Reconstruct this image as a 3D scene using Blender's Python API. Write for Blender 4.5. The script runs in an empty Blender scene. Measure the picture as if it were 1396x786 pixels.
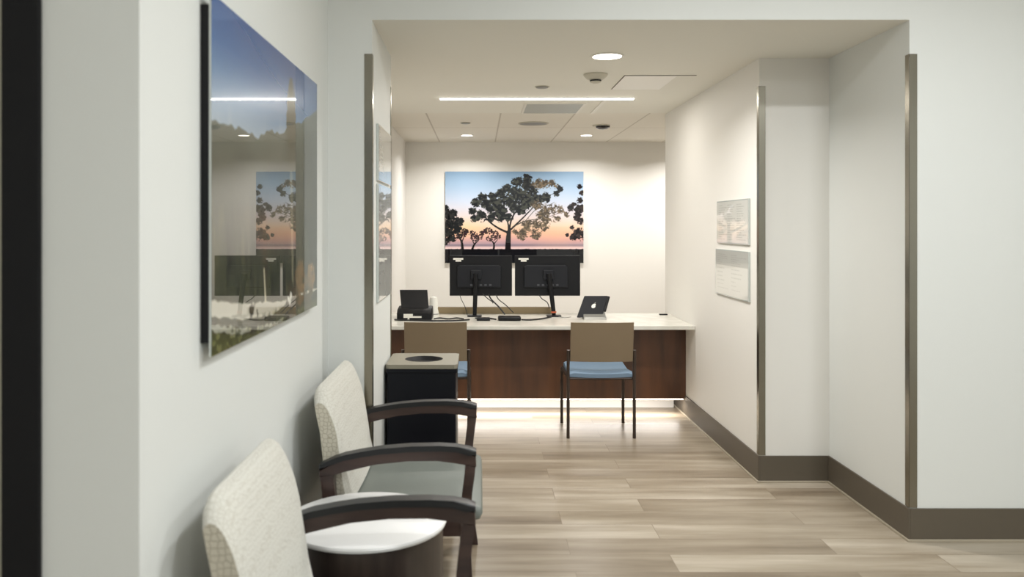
import bpy, bmesh, math, random
import numpy as np
from mathutils import Vector
random.seed(7); rng = np.random.RandomState(5)
C = bpy.context.scene.collection
H = 1.5; FH = 1680.0; F = 1120.0

def lin(c):
    r = []
    for v in c[:3]:
        v /= 255.0
        r.append(v/12.92 if v <= .04045 else ((v+.055)/1.055)**2.4)
    return tuple(r)+(1.0,)

def at(px, py, Y):
    return Vector(((px-653)*Y/F, Y, H-(py-308)*Y/F))

# ---------------------------------------------------------------- materials
def mat(name, col, rough=.5, metal=0, coat=0, bump=None, emit=None, spec=.5, coat_rough=.03, vary=None):
    m = bpy.data.materials.new(name); m.use_nodes = True
    nt = m.node_tree; b = nt.nodes['Principled BSDF']
    b.inputs['Base Color'].default_value = lin(col)
    b.inputs['Roughness'].default_value = rough
    b.inputs['Metallic'].default_value = metal
    b.inputs['Coat Weight'].default_value = coat
    b.inputs['Coat Roughness'].default_value = coat_rough
    b.inputs['Specular IOR Level'].default_value = spec
    if emit:
        b.inputs['Emission Color'].default_value = lin(emit[0]); b.inputs['Emission Strength'].default_value = emit[1]
    tc = None
    if bump or vary:
        tc = nt.nodes.new('ShaderNodeTexCoord')
    if bump:
        n = nt.nodes.new('ShaderNodeTexNoise'); n.inputs['Scale'].default_value = bump[0]; n.inputs['Detail'].default_value = 4
        bp = nt.nodes.new('ShaderNodeBump'); bp.inputs['Strength'].default_value = bump[1]; bp.inputs['Distance'].default_value = .01
        nt.links.new(tc.outputs['Object'], n.inputs['Vector']); nt.links.new(n.outputs['Fac'], bp.inputs['Height'])
        nt.links.new(bp.outputs['Normal'], b.inputs['Normal'])
    if vary:   # (scale vector, second colour)
        mp = nt.nodes.new('ShaderNodeMapping'); mp.inputs['Scale'].default_value = vary[0]
        n2 = nt.nodes.new('ShaderNodeTexNoise'); n2.inputs['Scale'].default_value = 1; n2.inputs['Detail'].default_value = 6
        mx = nt.nodes.new('ShaderNodeMix'); mx.data_type = 'RGBA'
        mx.inputs[6].default_value = lin(col); mx.inputs[7].default_value = lin(vary[1])
        rp = nt.nodes.new('ShaderNodeMapRange'); rp.inputs[1].default_value = .35; rp.inputs[2].default_value = .65
        nt.links.new(tc.outputs['Object'], mp.inputs['Vector']); nt.links.new(mp.outputs[0], n2.inputs['Vector'])
        nt.links.new(n2.outputs['Fac'], rp.inputs[0]); nt.links.new(rp.outputs[0], mx.inputs[0])
        nt.links.new(mx.outputs[2], b.inputs['Base Color'])
    return m

def floor_mat():
    m = bpy.data.materials.new('plank_floor'); m.use_nodes = True
    nt = m.node_tree; L = nt.links.new; N = nt.nodes.new; b = nt.nodes['Principled BSDF']
    tc = N('ShaderNodeTexCoord')
    mp0 = N('ShaderNodeMapping'); mp0.inputs['Location'].default_value = (.35, .045, 0)
    L(tc.outputs['Object'], mp0.inputs['Vector'])
    br = N('ShaderNodeTexBrick')
    br.offset = .37; br.offset_frequency = 2; br.squash = 1
    br.inputs['Scale'].default_value = 1
    br.inputs['Brick Width'].default_value = 1.22; br.inputs['Row Height'].default_value = .19
    br.inputs['Mortar Size'].default_value = .0016; br.inputs['Mortar Smooth'].default_value = .3; br.inputs['Bias'].default_value = 0
    br.inputs['Color1'].default_value = (0, 0, 0, 1); br.inputs['Color2'].default_value = (1, 1, 1, 1)
    br.inputs['Mortar'].default_value = (.5, .5, .5, 1)
    L(mp0.outputs[0], br.inputs['Vector'])
    # offset the grain per plank
    addv = N('ShaderNodeVectorMath'); addv.operation = 'MULTIPLY_ADD'
    addv.inputs[1].default_value = (7, 13, 5)
    L(br.outputs['Color'], addv.inputs[0]); L(mp0.outputs[0], addv.inputs[2])
    mp = N('ShaderNodeMapping'); mp.inputs['Scale'].default_value = (1.0, 9, 1)
    L(addv.outputs[0], mp.inputs['Vector'])
    n = N('ShaderNodeTexNoise'); n.inputs['Scale'].default_value = 1; n.inputs['Detail'].default_value = 5; n.inputs['Roughness'].default_value = .55
    L(mp.outputs[0], n.inputs['Vector'])
    mp2 = N('ShaderNodeMapping'); mp2.inputs['Scale'].default_value = (5, 120, 1)
    L(addv.outputs[0], mp2.inputs['Vector'])
    n2 = N('ShaderNodeTexNoise'); n2.inputs['Scale'].default_value = 1; n2.inputs['Detail'].default_value = 3
    L(mp2.outputs[0], n2.inputs['Vector'])
    # value = .55*noise + .3*brick + .15*fine
    s1 = N('ShaderNodeMath'); s1.operation = 'MULTIPLY_ADD'; s1.inputs[1].default_value = .22
    sep = N('ShaderNodeSeparateColor'); L(br.outputs['Color'], sep.inputs[0])
    L(sep.outputs[0], s1.inputs[0])
    s2 = N('ShaderNodeMath'); s2.operation = 'MULTIPLY'; s2.inputs[1].default_value = .85; L(n.outputs['Fac'], s2.inputs[0]); L(s2.outputs[0], s1.inputs[2])
    s3 = N('ShaderNodeMath'); s3.operation = 'MULTIPLY_ADD'; s3.inputs[1].default_value = .09; L(n2.outputs['Fac'], s3.inputs[0]); L(s1.outputs[0], s3.inputs[2])
    cr = N('ShaderNodeValToRGB'); e = cr.color_ramp.elements
    e[0].position = .30; e[0].color = lin((108, 94, 77)); e[1].position = .82; e[1].color = lin((186, 176, 160))
    a = e.new(.47); a.color = lin((136, 123, 105)); a = e.new(.63); a.color = lin((158, 146, 128))
    L(s3.outputs[0], cr.inputs[0])
    mx = N('ShaderNodeMix'); mx.data_type = 'RGBA'; mx.inputs[7].default_value = lin((120, 106, 88))
    L(br.outputs['Fac'], mx.inputs[0]); L(cr.outputs[0], mx.inputs[6]); L(mx.outputs[2], b.inputs['Base Color'])
    b.inputs['Roughness'].default_value = .33
    return m

def wood_mat(name, c1, c2, scale=(1.2, 1.2, 14), rough=.35, coat=.1):
    return mat(name, c1, rough=rough, coat=coat, vary=(scale, c2))

def fabric_mat(name, c1, c2, sc, squash=(1, 1, 1)):
    m = bpy.data.materials.new(name); m.use_nodes = True
    nt = m.node_tree; L = nt.links.new; N = nt.nodes.new; b = nt.nodes['Principled BSDF']
    tc = N('ShaderNodeTexCoord'); mp = N('ShaderNodeMapping'); mp.inputs['Scale'].default_value = squash
    v = N('ShaderNodeTexVoronoi'); v.feature = 'DISTANCE_TO_EDGE'; v.inputs['Scale'].default_value = sc; v.inputs['Randomness'].default_value = .55
    L(tc.outputs['Object'], mp.inputs['Vector']); L(mp.outputs[0], v.inputs['Vector'])
    mr = N('ShaderNodeMapRange'); mr.inputs[1].default_value = .0; mr.inputs[2].default_value = .12
    L(v.outputs['Distance'], mr.inputs[0])
    mx = N('ShaderNodeMix'); mx.data_type = 'RGBA'; mx.inputs[6].default_value = lin(c2); mx.inputs[7].default_value = lin(c1)
    L(mr.outputs[0], mx.inputs[0]); L(mx.outputs[2], b.inputs['Base Color'])
    bp = N('ShaderNodeBump'); bp.inputs['Strength'].default_value = .35; bp.inputs['Distance'].default_value = .003
    L(mr.outputs[0], bp.inputs['Height']); L(bp.outputs['Normal'], b.inputs['Normal'])
    b.inputs['Roughness'].default_value = .9
    b.inputs['Sheen Weight'].default_value = .2
    return m

def paint_mat(name, rough=.25, coat=1.0):
    m = bpy.data.materials.new(name); m.use_nodes = True
    nt = m.node_tree; b = nt.nodes['Principled BSDF']
    a = nt.nodes.new('ShaderNodeAttribute'); a.attribute_name = 'Col'
    nt.links.new(a.outputs['Color'], b.inputs['Base Color'])
    b.inputs['Roughness'].default_value = rough; b.inputs['Coat Weight'].default_value = coat; b.inputs['Coat Roughness'].default_value = .01; b.inputs['Specular IOR Level'].default_value = .05
    return m

M = {}
M['wall'] = mat('wall_paint', (222, 224, 221), .55, bump=(220, .04))
M['wall_warm'] = mat('bay_wall_paint', (230, 228, 223), .55, bump=(220, .04))
M['soffit'] = mat('ceiling_paint', (231, 229, 220), .7)
M['base'] = mat('vinyl_base', (90, 82, 70), .5, bump=(300, .05))
M['bead'] = mat('base_bead', (168, 158, 140), .4)
M['steel'] = mat('brushed_steel', (146, 142, 130), .25, metal=1)
M['white'] = mat('white_plastic', (232, 230, 222), .4)
M['tabletop'] = mat('white_laminate', (242, 241, 240), .35)
M['port'] = mat('port_grey', (64, 66, 72), .5)
M['offwhite'] = mat('offwhite_plastic', (200, 196, 182), .5)
M['black'] = mat('black_plastic', (8, 9, 14), .5, spec=.3)
M['charcoal'] = mat('charcoal_plastic', (21, 23, 29), .55, spec=.3)
M['screenblack'] = mat('screen_glass', (8, 8, 10), .1)
M['quartz'] = mat('white_quartz', (228, 226, 218), .22, vary=((9, 9, 9), (214, 212, 203)))
M['walnut'] = wood_mat('walnut_veneer', (70, 44, 28), (96, 61, 38), (9, 9, 1.3), .4)
M['wenge'] = wood_mat('wenge_wood', (48, 35, 32), (66, 49, 43), (3, 30, 30), .35)
M['drum'] = wood_mat('drum_wood', (42, 35, 32), (66, 56, 50), (14, 14, 1.0), .33)
M['armcap'] = mat('arm_cap', (22, 23, 26), .4)
M['fabric'] = fabric_mat('patterned_fabric', (212, 210, 201), (196, 192, 181), 75)
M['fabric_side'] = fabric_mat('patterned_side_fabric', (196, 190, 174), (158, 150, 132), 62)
M['vinyl'] = mat('grey_vinyl', (116, 122, 117), .45, bump=(400, .05))
M['bronze'] = mat('bronze_frame', (72, 62, 56), .35, metal=.6)
M['backmesh'] = mat('taupe_back', (122, 106, 84), .6, bump=(500, .1))
M['blue'] = mat('blue_upholstery', (114, 136, 158), .75, bump=(400, .1))
M['binbody'] = mat('bin_body', (3, 6, 16), .45, spec=.3)
M['bintop'] = mat('bin_top', (134, 129, 114), .4)
M['frameblack'] = mat('door_frame_black', (12, 12, 16), .6, spec=.3)
M['doorleaf'] = mat('door_leaf', (196, 190, 170), .5)
M['tan'] = mat('tan_laminate', (150, 132, 100), .5)
M['glow'] = mat('lamp_lens', (255, 250, 240), .5, emit=((255, 246, 230), 9))
M['glowlin'] = mat('linear_lens', (255, 250, 240), .5, emit=((255, 248, 238), 7))
M['glowcor'] = mat('corridor_lens', (255, 252, 246), .5, emit=((250, 252, 250), 7))
M['led'] = mat('led_strip', (255, 245, 225), .5, emit=((255, 242, 224), 8))
M['glassgrey'] = mat('glossy_grey_panel', (176, 180, 176), .45)
M['picture'] = paint_mat('acrylic_print', coat=.85)
M['print'] = paint_mat('notice_print', .2, 1.0)
M['silver'] = mat('silver_plastic', (150, 150, 146), .4, metal=.4)
M['cable'] = mat('cable_rubber', (20, 20, 22), .5)
M['orange'] = mat('orange_band', (196, 96, 62), .5)
M['acrylic'] = mat('acrylic_edge', (196, 202, 198), .1, coat=1)
M['floor'] = floor_mat()
M['recessbright'] = mat('recess_bright_white', (246, 244, 240), .6)  # brightness of the ceiling recess put into this white
M['joint'] = mat('dark_edge_line', (84, 78, 64), .7)
# tiled ceiling
def tile_mat():
    m = bpy.data.materials.new('tile_ceiling'); m.use_nodes = True
    nt = m.node_tree; L = nt.links.new; N = nt.nodes.new; b = nt.nodes['Principled BSDF']
    tc = N('ShaderNodeTexCoord'); mp = N('ShaderNodeMapping'); mp.inputs['Location'].default_value = (.461, -8.21+1.2*8, 0)
    br = N('ShaderNodeTexBrick'); br.offset = 0; br.inputs['Scale'].default_value = 1
    br.inputs['Brick Width'].default_value = .65; br.inputs['Row Height'].default_value = 1.2
    br.inputs['Mortar Size'].default_value = .008; br.inputs['Mortar Smooth'].default_value = .2
    br.inputs['Color1'].default_value = lin((232, 228, 218)); br.inputs['Color2'].default_value = lin((226, 222, 212)); br.inputs['Mortar'].default_value = lin((196, 190, 178))
    L(tc.outputs['Object'], mp.inputs[0]); L(mp.outputs[0], br.inputs['Vector']); L(br.outputs['Color'], b.inputs['Base Color'])
    b.inputs['Roughness'].default_value = .8
    return m
M['tile'] = tile_mat()

# ---------------------------------------------------------------- mesh builder
class MB:
    def __init__(s): s.bm = bmesh.new(); s.mi = 0
    def _tag(s, faces):
        for f in faces: f.material_index = s.mi
    def box(s, x0, x1, y0, y1, z0, z1, bev=0, seg=2):
        r = bmesh.ops.create_cube(s.bm, size=1)
        for v in r['verts']:
            v.co = Vector((x0 if v.co.x < 0 else x1, y0 if v.co.y < 0 else y1, z0 if v.co.z < 0 else z1))
        fs = set(f for v in r['verts'] for f in v.link_faces); s._tag(fs)
        if bev:
            es = list(set(e for v in r['verts'] for e in v.link_edges))
            rr = bmesh.ops.bevel(s.bm, geom=es, offset=bev, segments=seg, profile=.5, affect='EDGES'); s._tag(rr['faces'])
        return s
    def cyl(s, x, y, z0, z1, r0, r1=None, seg=48, axis='Z', bev=0):
        r1 = r0 if r1 is None else r1
        r = bmesh.ops.create_cone(s.bm, cap_ends=True, segments=seg, radius1=r0, radius2=r1, depth=1)
        for v in r['verts']:
            c = v.co.copy(); t = z0 if c.z < 0 else z1
            v.co = Vector((x+c.x, y+c.y, t)) if axis == 'Z' else (Vector((x+c.x, t, y+c.y)) if axis == 'Y' else Vector((t, x+c.x, y+c.y)))
        s._tag(set(f for v in r['verts'] for f in v.link_faces))
        return s
    def lathe(s, x, y, prof, seg=48):
        rings = []
        for (r, z) in prof:
            if r < 1e-6: rings.append([s.bm.verts.new((x, y, z))])
            else: rings.append([s.bm.verts.new((x+r*math.cos(2*math.pi*k/seg), y+r*math.sin(2*math.pi*k/seg), z)) for k in range(seg)])
        for a, b in zip(rings, rings[1:]):
            for k in range(seg):
                k2 = (k+1) % seg
                q = [a[k % len(a)], a[k2 % len(a)], b[k2 % len(b)], b[k % len(b)]]
                u = []
                for v in q:
                    if v not in u: u.append(v)
                if len(u) >= 3:
                    try: s._tag([s.bm.faces.new(u)])
                    except ValueError: pass
        return s
    def prism(s, pts, a0, a1, axis='Y', bev=0, seg=3, bevprof=True):
        # pts = (x,z) for axis Y ; (y,z) for axis X ; (x,y) for axis Z
        def P(p, a):
            return Vector((p[0], a, p[1])) if axis == 'Y' else (Vector((a, p[0], p[1])) if axis == 'X' else Vector((p[0], p[1], a)))
        A = [s.bm.verts.new(P(p, a0)) for p in pts]; B = [s.bm.verts.new(P(p, a1)) for p in pts]
        n = len(pts); fs = [s.bm.faces.new(A), s.bm.faces.new(B[::-1])]
        caps = fs[:]
        for k in range(n): fs.append(s.bm.faces.new((A[k], B[k], B[(k+1) % n], A[(k+1) % n])))
        s._tag(fs)
        if bev:
            es = list(set(e for f in caps for e in f.edges))
            rr = bmesh.ops.bevel(s.bm, geom=es, offset=bev, segments=seg, profile=.5, affect='EDGES'); s._tag(rr['faces'])
        return s
    def tube(s, pts, r, seg=10, caps=True):
        pts = [Vector(p) for p in pts]; rs = r if isinstance(r, (list, tuple)) else [r]*len(pts)
        rings = []; up = None
        for i, p in enumerate(pts):
            t = (pts[min(i+1, len(pts)-1)]-pts[max(i-1, 0)]).normalized()
            if up is None: up = Vector((0, 0, 1)) if abs(t.z) < .9 else Vector((1, 0, 0))
            a = t.cross(up)
            if a.length < 1e-4: a = t.cross(Vector((0, 1, 0)))
            a.normalize(); b = t.cross(a).normalized(); up = -b if (-b).dot(up) > 0 else b
            rings.append([s.bm.verts.new(p+rs[i]*(a*math.cos(2*math.pi*k/seg)+b*math.sin(2*math.pi*k/seg))) for k in range(seg)])
        for A, B in zip(rings, rings[1:]):
            for k in range(seg): s._tag([s.bm.faces.new((A[k], A[(k+1) % seg], B[(k+1) % seg], B[k]))])
        if caps: s._tag([s.bm.faces.new(rings[0]), s.bm.faces.new(rings[-1])])
        return s
    def build(s, name, m, parent=None, smooth=False, world=True):
        bm = s.bm
        bmesh.ops.recalc_face_normals(bm, faces=bm.faces[:])
        if parent is not None and world:
            for v in bm.verts: v.co -= parent.location
        me = bpy.data.meshes.new(name); bm.to_mesh(me); bm.free()
        for mm in (m if isinstance(m, (list, tuple)) else [m]): me.materials.append(mm)
        if smooth:
            for p in me.polygons: p.use_smooth = True
            try: me.set_sharp_from_angle(angle=math.radians(35))
            except Exception: pass
        o = bpy.data.objects.new(name, me); C.objects.link(o)
        if parent is not None: o.parent = parent
        return o

def smoothpath(pts, n=8):
    P = [Vector(p) for p in pts]; P = [P[0]*2-P[1]]+P+[P[-1]*2-P[-2]]; out = []
    for i in range(1, len(P)-2):
        for k in range(n):
            t = k/n; a, b, c, d = P[i-1], P[i], P[i+1], P[i+2]
            out.append(.5*((2*b)+(c-a)*t+(2*a-5*b+4*c-d)*t*t+(3*b-a-3*c+d)*t**3))
    out.append(P[-2]); return out

def tag(o, label, cat, group=None, kind=None):
    o['label'] = label; o['category'] = cat
    if group: o['group'] = group
    if kind: o['kind'] = kind
    return o
def thing(name, label, cat, loc, group=None):
    o = bpy.data.objects.new(name, None); C.objects.link(o); o.location = Vector(loc); o.empty_display_size = .1
    return tag(o, label, cat, group)
def struct(o, label, cat):
    o['kind'] = 'structure'; o['label'] = label; o['category'] = cat; return o
def dup(root, loc, label=None, group=None):
    r = root.copy(); C.objects.link(r); r.location = loc
    if label: r['label'] = label
    if group: r['group'] = group
    for ch in list(root.children):
        c = ch.copy(); C.objects.link(c); c.parent = r
        for g in ch.children:
            d = g.copy(); C.objects.link(d); d.parent = c
    return r

# ---------------------------------------------------------------- key planes
XL = -.72           # left corridor wall
YN = 1.741          # near outer corner of the left wall
YF = 3.916          # front plane
XP = -.51; YP = 4.76   # inner face of the left pier and its far end
XB = -.857          # left wall of the desk bay
X1 = 2.052; YR = 4.814 # right niche
X2 = 1.642; YE = 7.24  # right bay wall and its far end
YB = 9.6            # back wall
ZC = 2.4825; ZK = 3.0
XR = 4.2; YC = -2.2; XLL = -2.3; XBR = 3.6
TT = .03

# ---------------------------------------------------------------- room shell
struct(MB().box(XLL, XR, YC, YB+.1, -.1, 0).build('floor', M['floor']), 'grey oak plank floor running through corridor and desk bay', 'floor')
struct(MB().box(XLL, XR, YC, YF, ZK, ZK+.1).build('ceiling', M['soffit']), 'painted ceiling of the corridor in front', 'ceiling')
# lowered ceiling built flat, with the bounds of a recess
rx0, rx1, ry0, ry1, rz = .632*H, .945*H, FH/314, FH/269, ZC+.06
b = MB()
YT = 7.15
b.box(XLL+.9, X1+.2, YF+.002, YT, ZC, ZC+.2)
struct(b.build('ceiling', M['soffit']), 'lowered plaster ceiling above the desk bay', 'ceiling')
struct(MB().box(XB-.1, XBR, YT, YB, ZC, ZC+.2).build('ceiling', M['tile']), 'lay-in tile ceiling over the staff area', 'ceiling')
# walls
b = MB(); b.box(-.926, XL, YN, YF+.2, 0, ZK)
struct(b.build('wall_left', M['wall']), 'left wall behind the waiting chairs carrying the large landscape picture', 'wall')
struct(MB().box(XLL, -.926, YN, YN+.12, 2.12, ZK).build('wall_left', M['wall']), 'wall over the door at far left', 'wall')
struct(MB().box(XLL, -1.95, YN, YN+.12, 0, 2.12).build('wall_left', M['wall']), 'wall beyond the door at far left', 'wall')
struct(MB().box(XL, XP, YF, YP, 0, ZK).box(XB-.1, XL, YF+.2, YP, 0, ZC+.1).build('wall_left_pier', M['wall']), 'pier between waiting chairs and desk bay', 'wall')
struct(MB().box(XB-.1, XB, YP, YB, 0, ZC+.1).build('wall_bay_left', M['wall_warm']), 'left wall of the desk bay', 'wall')
struct(MB().box(XP, X1, YF-.0, YF+.12, ZC+.001, ZK).build('wall_header', M['wall']), 'header above the opening to the desk bay', 'wall')
struct(MB().box(X1, XR, YF, YF+.5, 0, ZK).box(X1, X1+.3, YF+.5, YR, 0, ZK).build('wall_right', M['wall']), 'wall at right beside the opening', 'wall')
struct(MB().box(X2, X1+.3, YR, YR+.25, 0, ZC+.1).box(X2, X2+.2, YR+.25, YE, 0, ZC+.1).build('wall_bay_right', M['wall_warm']), 'right wall of the desk bay with the two notices', 'wall')
struct(MB().box(XB-.1, XBR, YB, YB+.1, 0, ZC+.1).build('wall_back', M['wall_warm']), 'back wall behind the desk with the sunset picture', 'wall')
struct(MB().box(XBR, XBR+.1, YE-.2, YB+.1, 0, ZC+.1).box(X2+.2, XBR, YE-.2, YE-.1, 0, ZC+.1).build('wall_staff_right', M['wall_warm']), 'right wall of the staff area', 'wall')
struct(MB().box(XR, XR+.1, YC, YF+.5, 0, ZK).build('wall_corridor_right', M['wall']), 'far right corridor wall', 'wall')
struct(MB().box(XLL-.1, XLL, YC, YN+.12, 0, ZK).build('wall_corridor_left', M['wall']), 'far left corridor wall', 'wall')
struct(MB().box(XLL-.1, XR+.1, YC-.1, YC, 0, ZK).build('wall_corridor_rear', M['wall']), 'corridor wall behind the viewpoint', 'wall')

# baseboards, an L profile around the corners, with a bead at the foot
def baseboard(name, path, label):
    """path: list of (x,y,nx,ny) segments start-end with outward normal"""
    b = MB()
    for (xa, ya, xb, yb, nx, ny) in path:
        t = .009; t2 = .016
        for (tt, z0, z1, mi) in ((t, .0, .157, 0), (t2, 0, .012, 1)):
            b.mi = mi
            x0, x1 = min(xa, xb), max(xa, xb); y0, y1 = min(ya, yb), max(ya, yb)
            if nx: x0, x1 = (xa, xa+nx*tt) if nx > 0 else (xa+nx*tt, xa); y0 -= tt if ny == 0 and False else 0
            else: y0, y1 = (ya+ny*tt, ya)
            if nx:   # wall running along y, close the outer corner
                y0 -= tt
            else:
                x0 -= 0
            b.box(x0, x1, y0, y1, z0, z1, bev=.002)
    return struct(b.build(name, [M['base'], M['bead']]), label, 'baseboard')
baseboard('baseboard_right', [(X1, YF, XR, YF, 0, -1), (X1, YF, X1, YR, -1, 0)], 'taupe baseboard around the right corner')
baseboard('baseboard_bay_right', [(X2, YR, X1-.009, YR, 0, -1), (X2, YR, X2, YE, -1, 0)], 'taupe baseboard along the right bay wall')
def bb_plain(name, x0, x1, y0, y1, label):
    b = MB(); b.box(x0, x1, y0, y1, 0, .157, bev=.002)
    return struct(b.build(name, M['base']), label, 'baseboard')
bb_plain('baseboard_left', XL, XL+.009, YN, YF-.012, 'taupe baseboard on the left wall')
bb_plain('baseboard_pier', XL+.001, XP+.009, YF-.01, YF, 'taupe baseboard on the pier')
bb_plain('baseboard_pier', XP, XP+.009, YF, YP, 'taupe baseboard on the pier side')
bb_plain('baseboard_near', -.92, XL, YN-.009, YN, 'taupe baseboard by the dark door frame')
bb_plain('baseboard_back', XB, XBR, YB-.009, YB, 'taupe baseboard on the back wall')

# door at far left
d = bpy.data.objects.new('door_1', None); C.objects.link(d); d.location = (-1.4, YN, 0)
struct(d, 'black framed door at the far left edge', 'door')
MB().box(-1.007, -.926, YN-.012, YN+.12, 0, 2.12, bev=.003).box(-1.95, -1.87, YN-.012, YN+.12, 0, 2.12, bev=.003).box(-1.87, -1.007, YN-.012, YN+.12, 2.04, 2.12).build('door_frame', M['frameblack'], d)
leaf = MB().box(-1.87, -1.007, YN+.03, YN+.075, .005, 2.04).build('door_leaf', M['doorleaf'], d)
MB().tube([(-1.8, YN+.03, 1.0), (-1.8, YN-.02, 1.0), (-1.7, YN-.02, 1.0)], .009).build('door_handle', M['steel'], d, smooth=True)

# corner guards
def guard(cx, cy, sx, label, z0=.157, z1=2.32, wx=.036, grp=None):
    """corner at (cx,cy); the wall body lies at sx side in x and beyond cy"""
    t = .003; e = .0005
    b = MB()
    x0, x1 = (cx-t, cx+wx) if sx > 0 else (cx-wx, cx+t)
    b.box(x0, x1, cy-t, cy-e, z0, z1, bev=.001)
    if sx > 0: b.box(cx-t, cx-e, cy-t, cy+.036, z0, z1, bev=.001)
    else: b.box(cx+e, cx+t, cy-t, cy+.036, z0, z1, bev=.001)
    o = b.build('corner_guard', M['steel']); tag(o, label, 'corner guard', 'steel corner guards'); return o
guard(X1, YF, 1, 'tall steel corner guard on the nearest right-hand wall corner', .159)
guard(X2, YR, 1, 'steel corner guard on the wall corner right beside the two notices', .159)
guard(XP, YF, -1, 'steel corner guard on the pier edge behind the waiting chairs', .159)
b = MB(); b.box(XP+.0005, XP+.003, YP-.036, YP+.003, .159, 2.30).box(XP-.036, XP+.003, YP+.0005, YP+.003, .159, 2.30)
tag(b.build('corner_guard', M['steel']), 'thin steel corner guard at the far edge of the left pier, next to the desk', 'corner guard', 'steel corner guards')

# ---------------------------------------------------------------- painted prints (flat, colour per vertex)
class Canvas:
    def __init__(s, w, h): s.w, s.h = w, h; s.a = np.zeros((h, w, 3)); s.Y, s.X = np.mgrid[0:h, 0:w].astype(float); s.X = (s.X+.5)/w; s.Y = (s.Y+.5)/h
    def grad(s, stops):
        ys = [p for p, _ in stops]
        for k in range(3): s.a[..., k] = np.interp(s.Y, ys, [c[k] for _, c in stops])
    def blend(s, mask, col):
        mask = np.clip(mask, 0, 1)[..., None]; s.a = s.a*(1-mask)+np.array(col, float)*mask
    def disc(s, x, y, r, col, al=1, ry=None, soft=.25):
        ry = ry or r*s.w/s.h
        x0, x1 = int(max(0, (x-r*1.4)*s.w)), int(min(s.w, (x+r*1.4)*s.w+2)); y0, y1 = int(max(0, (y-ry*1.4)*s.h)), int(min(s.h, (y+ry*1.4)*s.h+2))
        if x1 <= x0 or y1 <= y0: return
        dd = np.sqrt(((s.X[y0:y1, x0:x1]-x)/r)**2+((s.Y[y0:y1, x0:x1]-y)/ry)**2)
        m = np.clip((1-dd)/soft+.5, 0, 1)[..., None]*al
        s.a[y0:y1, x0:x1] = s.a[y0:y1, x0:x1]*(1-m)+np.array(col, float)*m
    def line(s, pts, w0, w1, col, al=1):
        P = [Vector((p[0], p[1], 0)) for p in pts]
        P = smoothpath(P, 14) if len(P) > 2 else [P[0].lerp(P[1], t/20) for t in range(21)]
        for i, p in enumerate(P):
            t = i/max(1, len(P)-1); s.disc(p.x, p.y, (w0*(1-t)+w1*t)/2, col, al)
        # densify
        for i in range(len(P)-1):
            for q in (.33, .66):
                p = P[i].lerp(P[i+1], q); t = (i+q)/max(1, len(P)-1); s.disc(p.x, p.y, (w0*(1-t)+w1*t)/2, col, al)
def noise2(h, w, sy, sx, seed):
    r = np.random.RandomState(seed); g = r.rand(int(sy)+2, int(sx)+2)
    y = np.linspace(0, sy, h); x = np.linspace(0, sx, w); yi = y.astype(int); xi = x.astype(int); fy = (y-yi)[:, None]; fx = (x-xi)[None]
    fy = fy*fy*(3-2*fy); fx = fx*fx*(3-2*fx)
    return (g[yi][:, xi]*(1-fy)*(1-fx)+g[yi+1][:, xi]*fy*(1-fx)+g[yi][:, xi+1]*(1-fy)*fx+g[yi+1][:, xi+1]*fy*fx)

def print_mesh(name, cv, origin, du, dv, m, parent):
    """origin = top-left corner; du, dv vectors along width and down"""
    w, h = cv.w, cv.h
    o = Vector(origin)-(parent.location if parent else Vector((0, 0, 0)))
    U, V = np.meshgrid(np.linspace(0, 1, w), np.linspace(0, 1, h))
    P = np.array(o)[None, None]+U[..., None]*np.array(du)[None, None]+V[..., None]*np.array(dv)[None, None]
    idx = np.arange(w*h).reshape(h, w)
    q = np.stack([idx[:-1, :-1], idx[1:, :-1], idx[1:, 1:], idx[:-1, 1:]], -1).reshape(-1, 4)
    me = bpy.data.meshes.new(name); me.vertices.add(w*h); me.vertices.foreach_set('co', P.reshape(-1))
    me.loops.add(q.size); me.loops.foreach_set('vertex_index', q.reshape(-1).astype(np.int32))
    me.polygons.add(len(q)); me.polygons.foreach_set('loop_start', np.arange(0, q.size, 4, dtype=np.int32))
    me.polygons.foreach_set('loop_total', np.full(len(q), 4, dtype=np.int32))
    me.update(calc_edges=True)
    a = me.color_attributes.new('Col', 'FLOAT_COLOR', 'POINT')
    c = np.clip(cv.a, 0, 255)/255.; c = np.where(c <= .04045, c/12.92, ((c+.055)/1.055)**2.4)
    a.data.foreach_set('color', np.concatenate([c, np.ones((h, w, 1))], -1).reshape(-1).astype(np.float32))
    me.materials.append(m)
    ob = bpy.data.objects.new(name, me); C.objects.link(ob); ob.parent = parent
    return ob

# --- sunset with pine silhouettes
cv = Canvas(560, 370)
U_ = lambda x: (x-45)/1135.; V_ = lambda y: (y-30)/745.
cv.grad([(0, (118, 152, 186)), (.12, (146, 174, 202)), (.32, (180, 192, 212)), (.48, (208, 196, 200)), (.60, (226, 196, 170)), (.68, (226, 180, 156)), (.75, (202, 158, 158)), (.79, (172, 146, 156)), (.80, (134, 122, 138)), (.815, (150, 132, 142)), (.825, (222, 190, 190)), (.845, (230, 204, 206)), (.85, (40, 36, 44)), (.87, (16, 17, 22)), (1, (22, 24, 28))])
cv.blend(.22*noise2(370, 560, 5, 4, 3)*(cv.Y < .6), (232, 232, 236))
cv.blend(.4*np.exp(-((cv.X-.8)/.2)**2-((cv.Y-.7)/.12)**2), (232, 172, 136))
cv.blend(.4*np.exp(-((cv.X-.12)/.15)**2-((cv.Y-.62)/.1)**2), (240, 194, 136))
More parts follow.
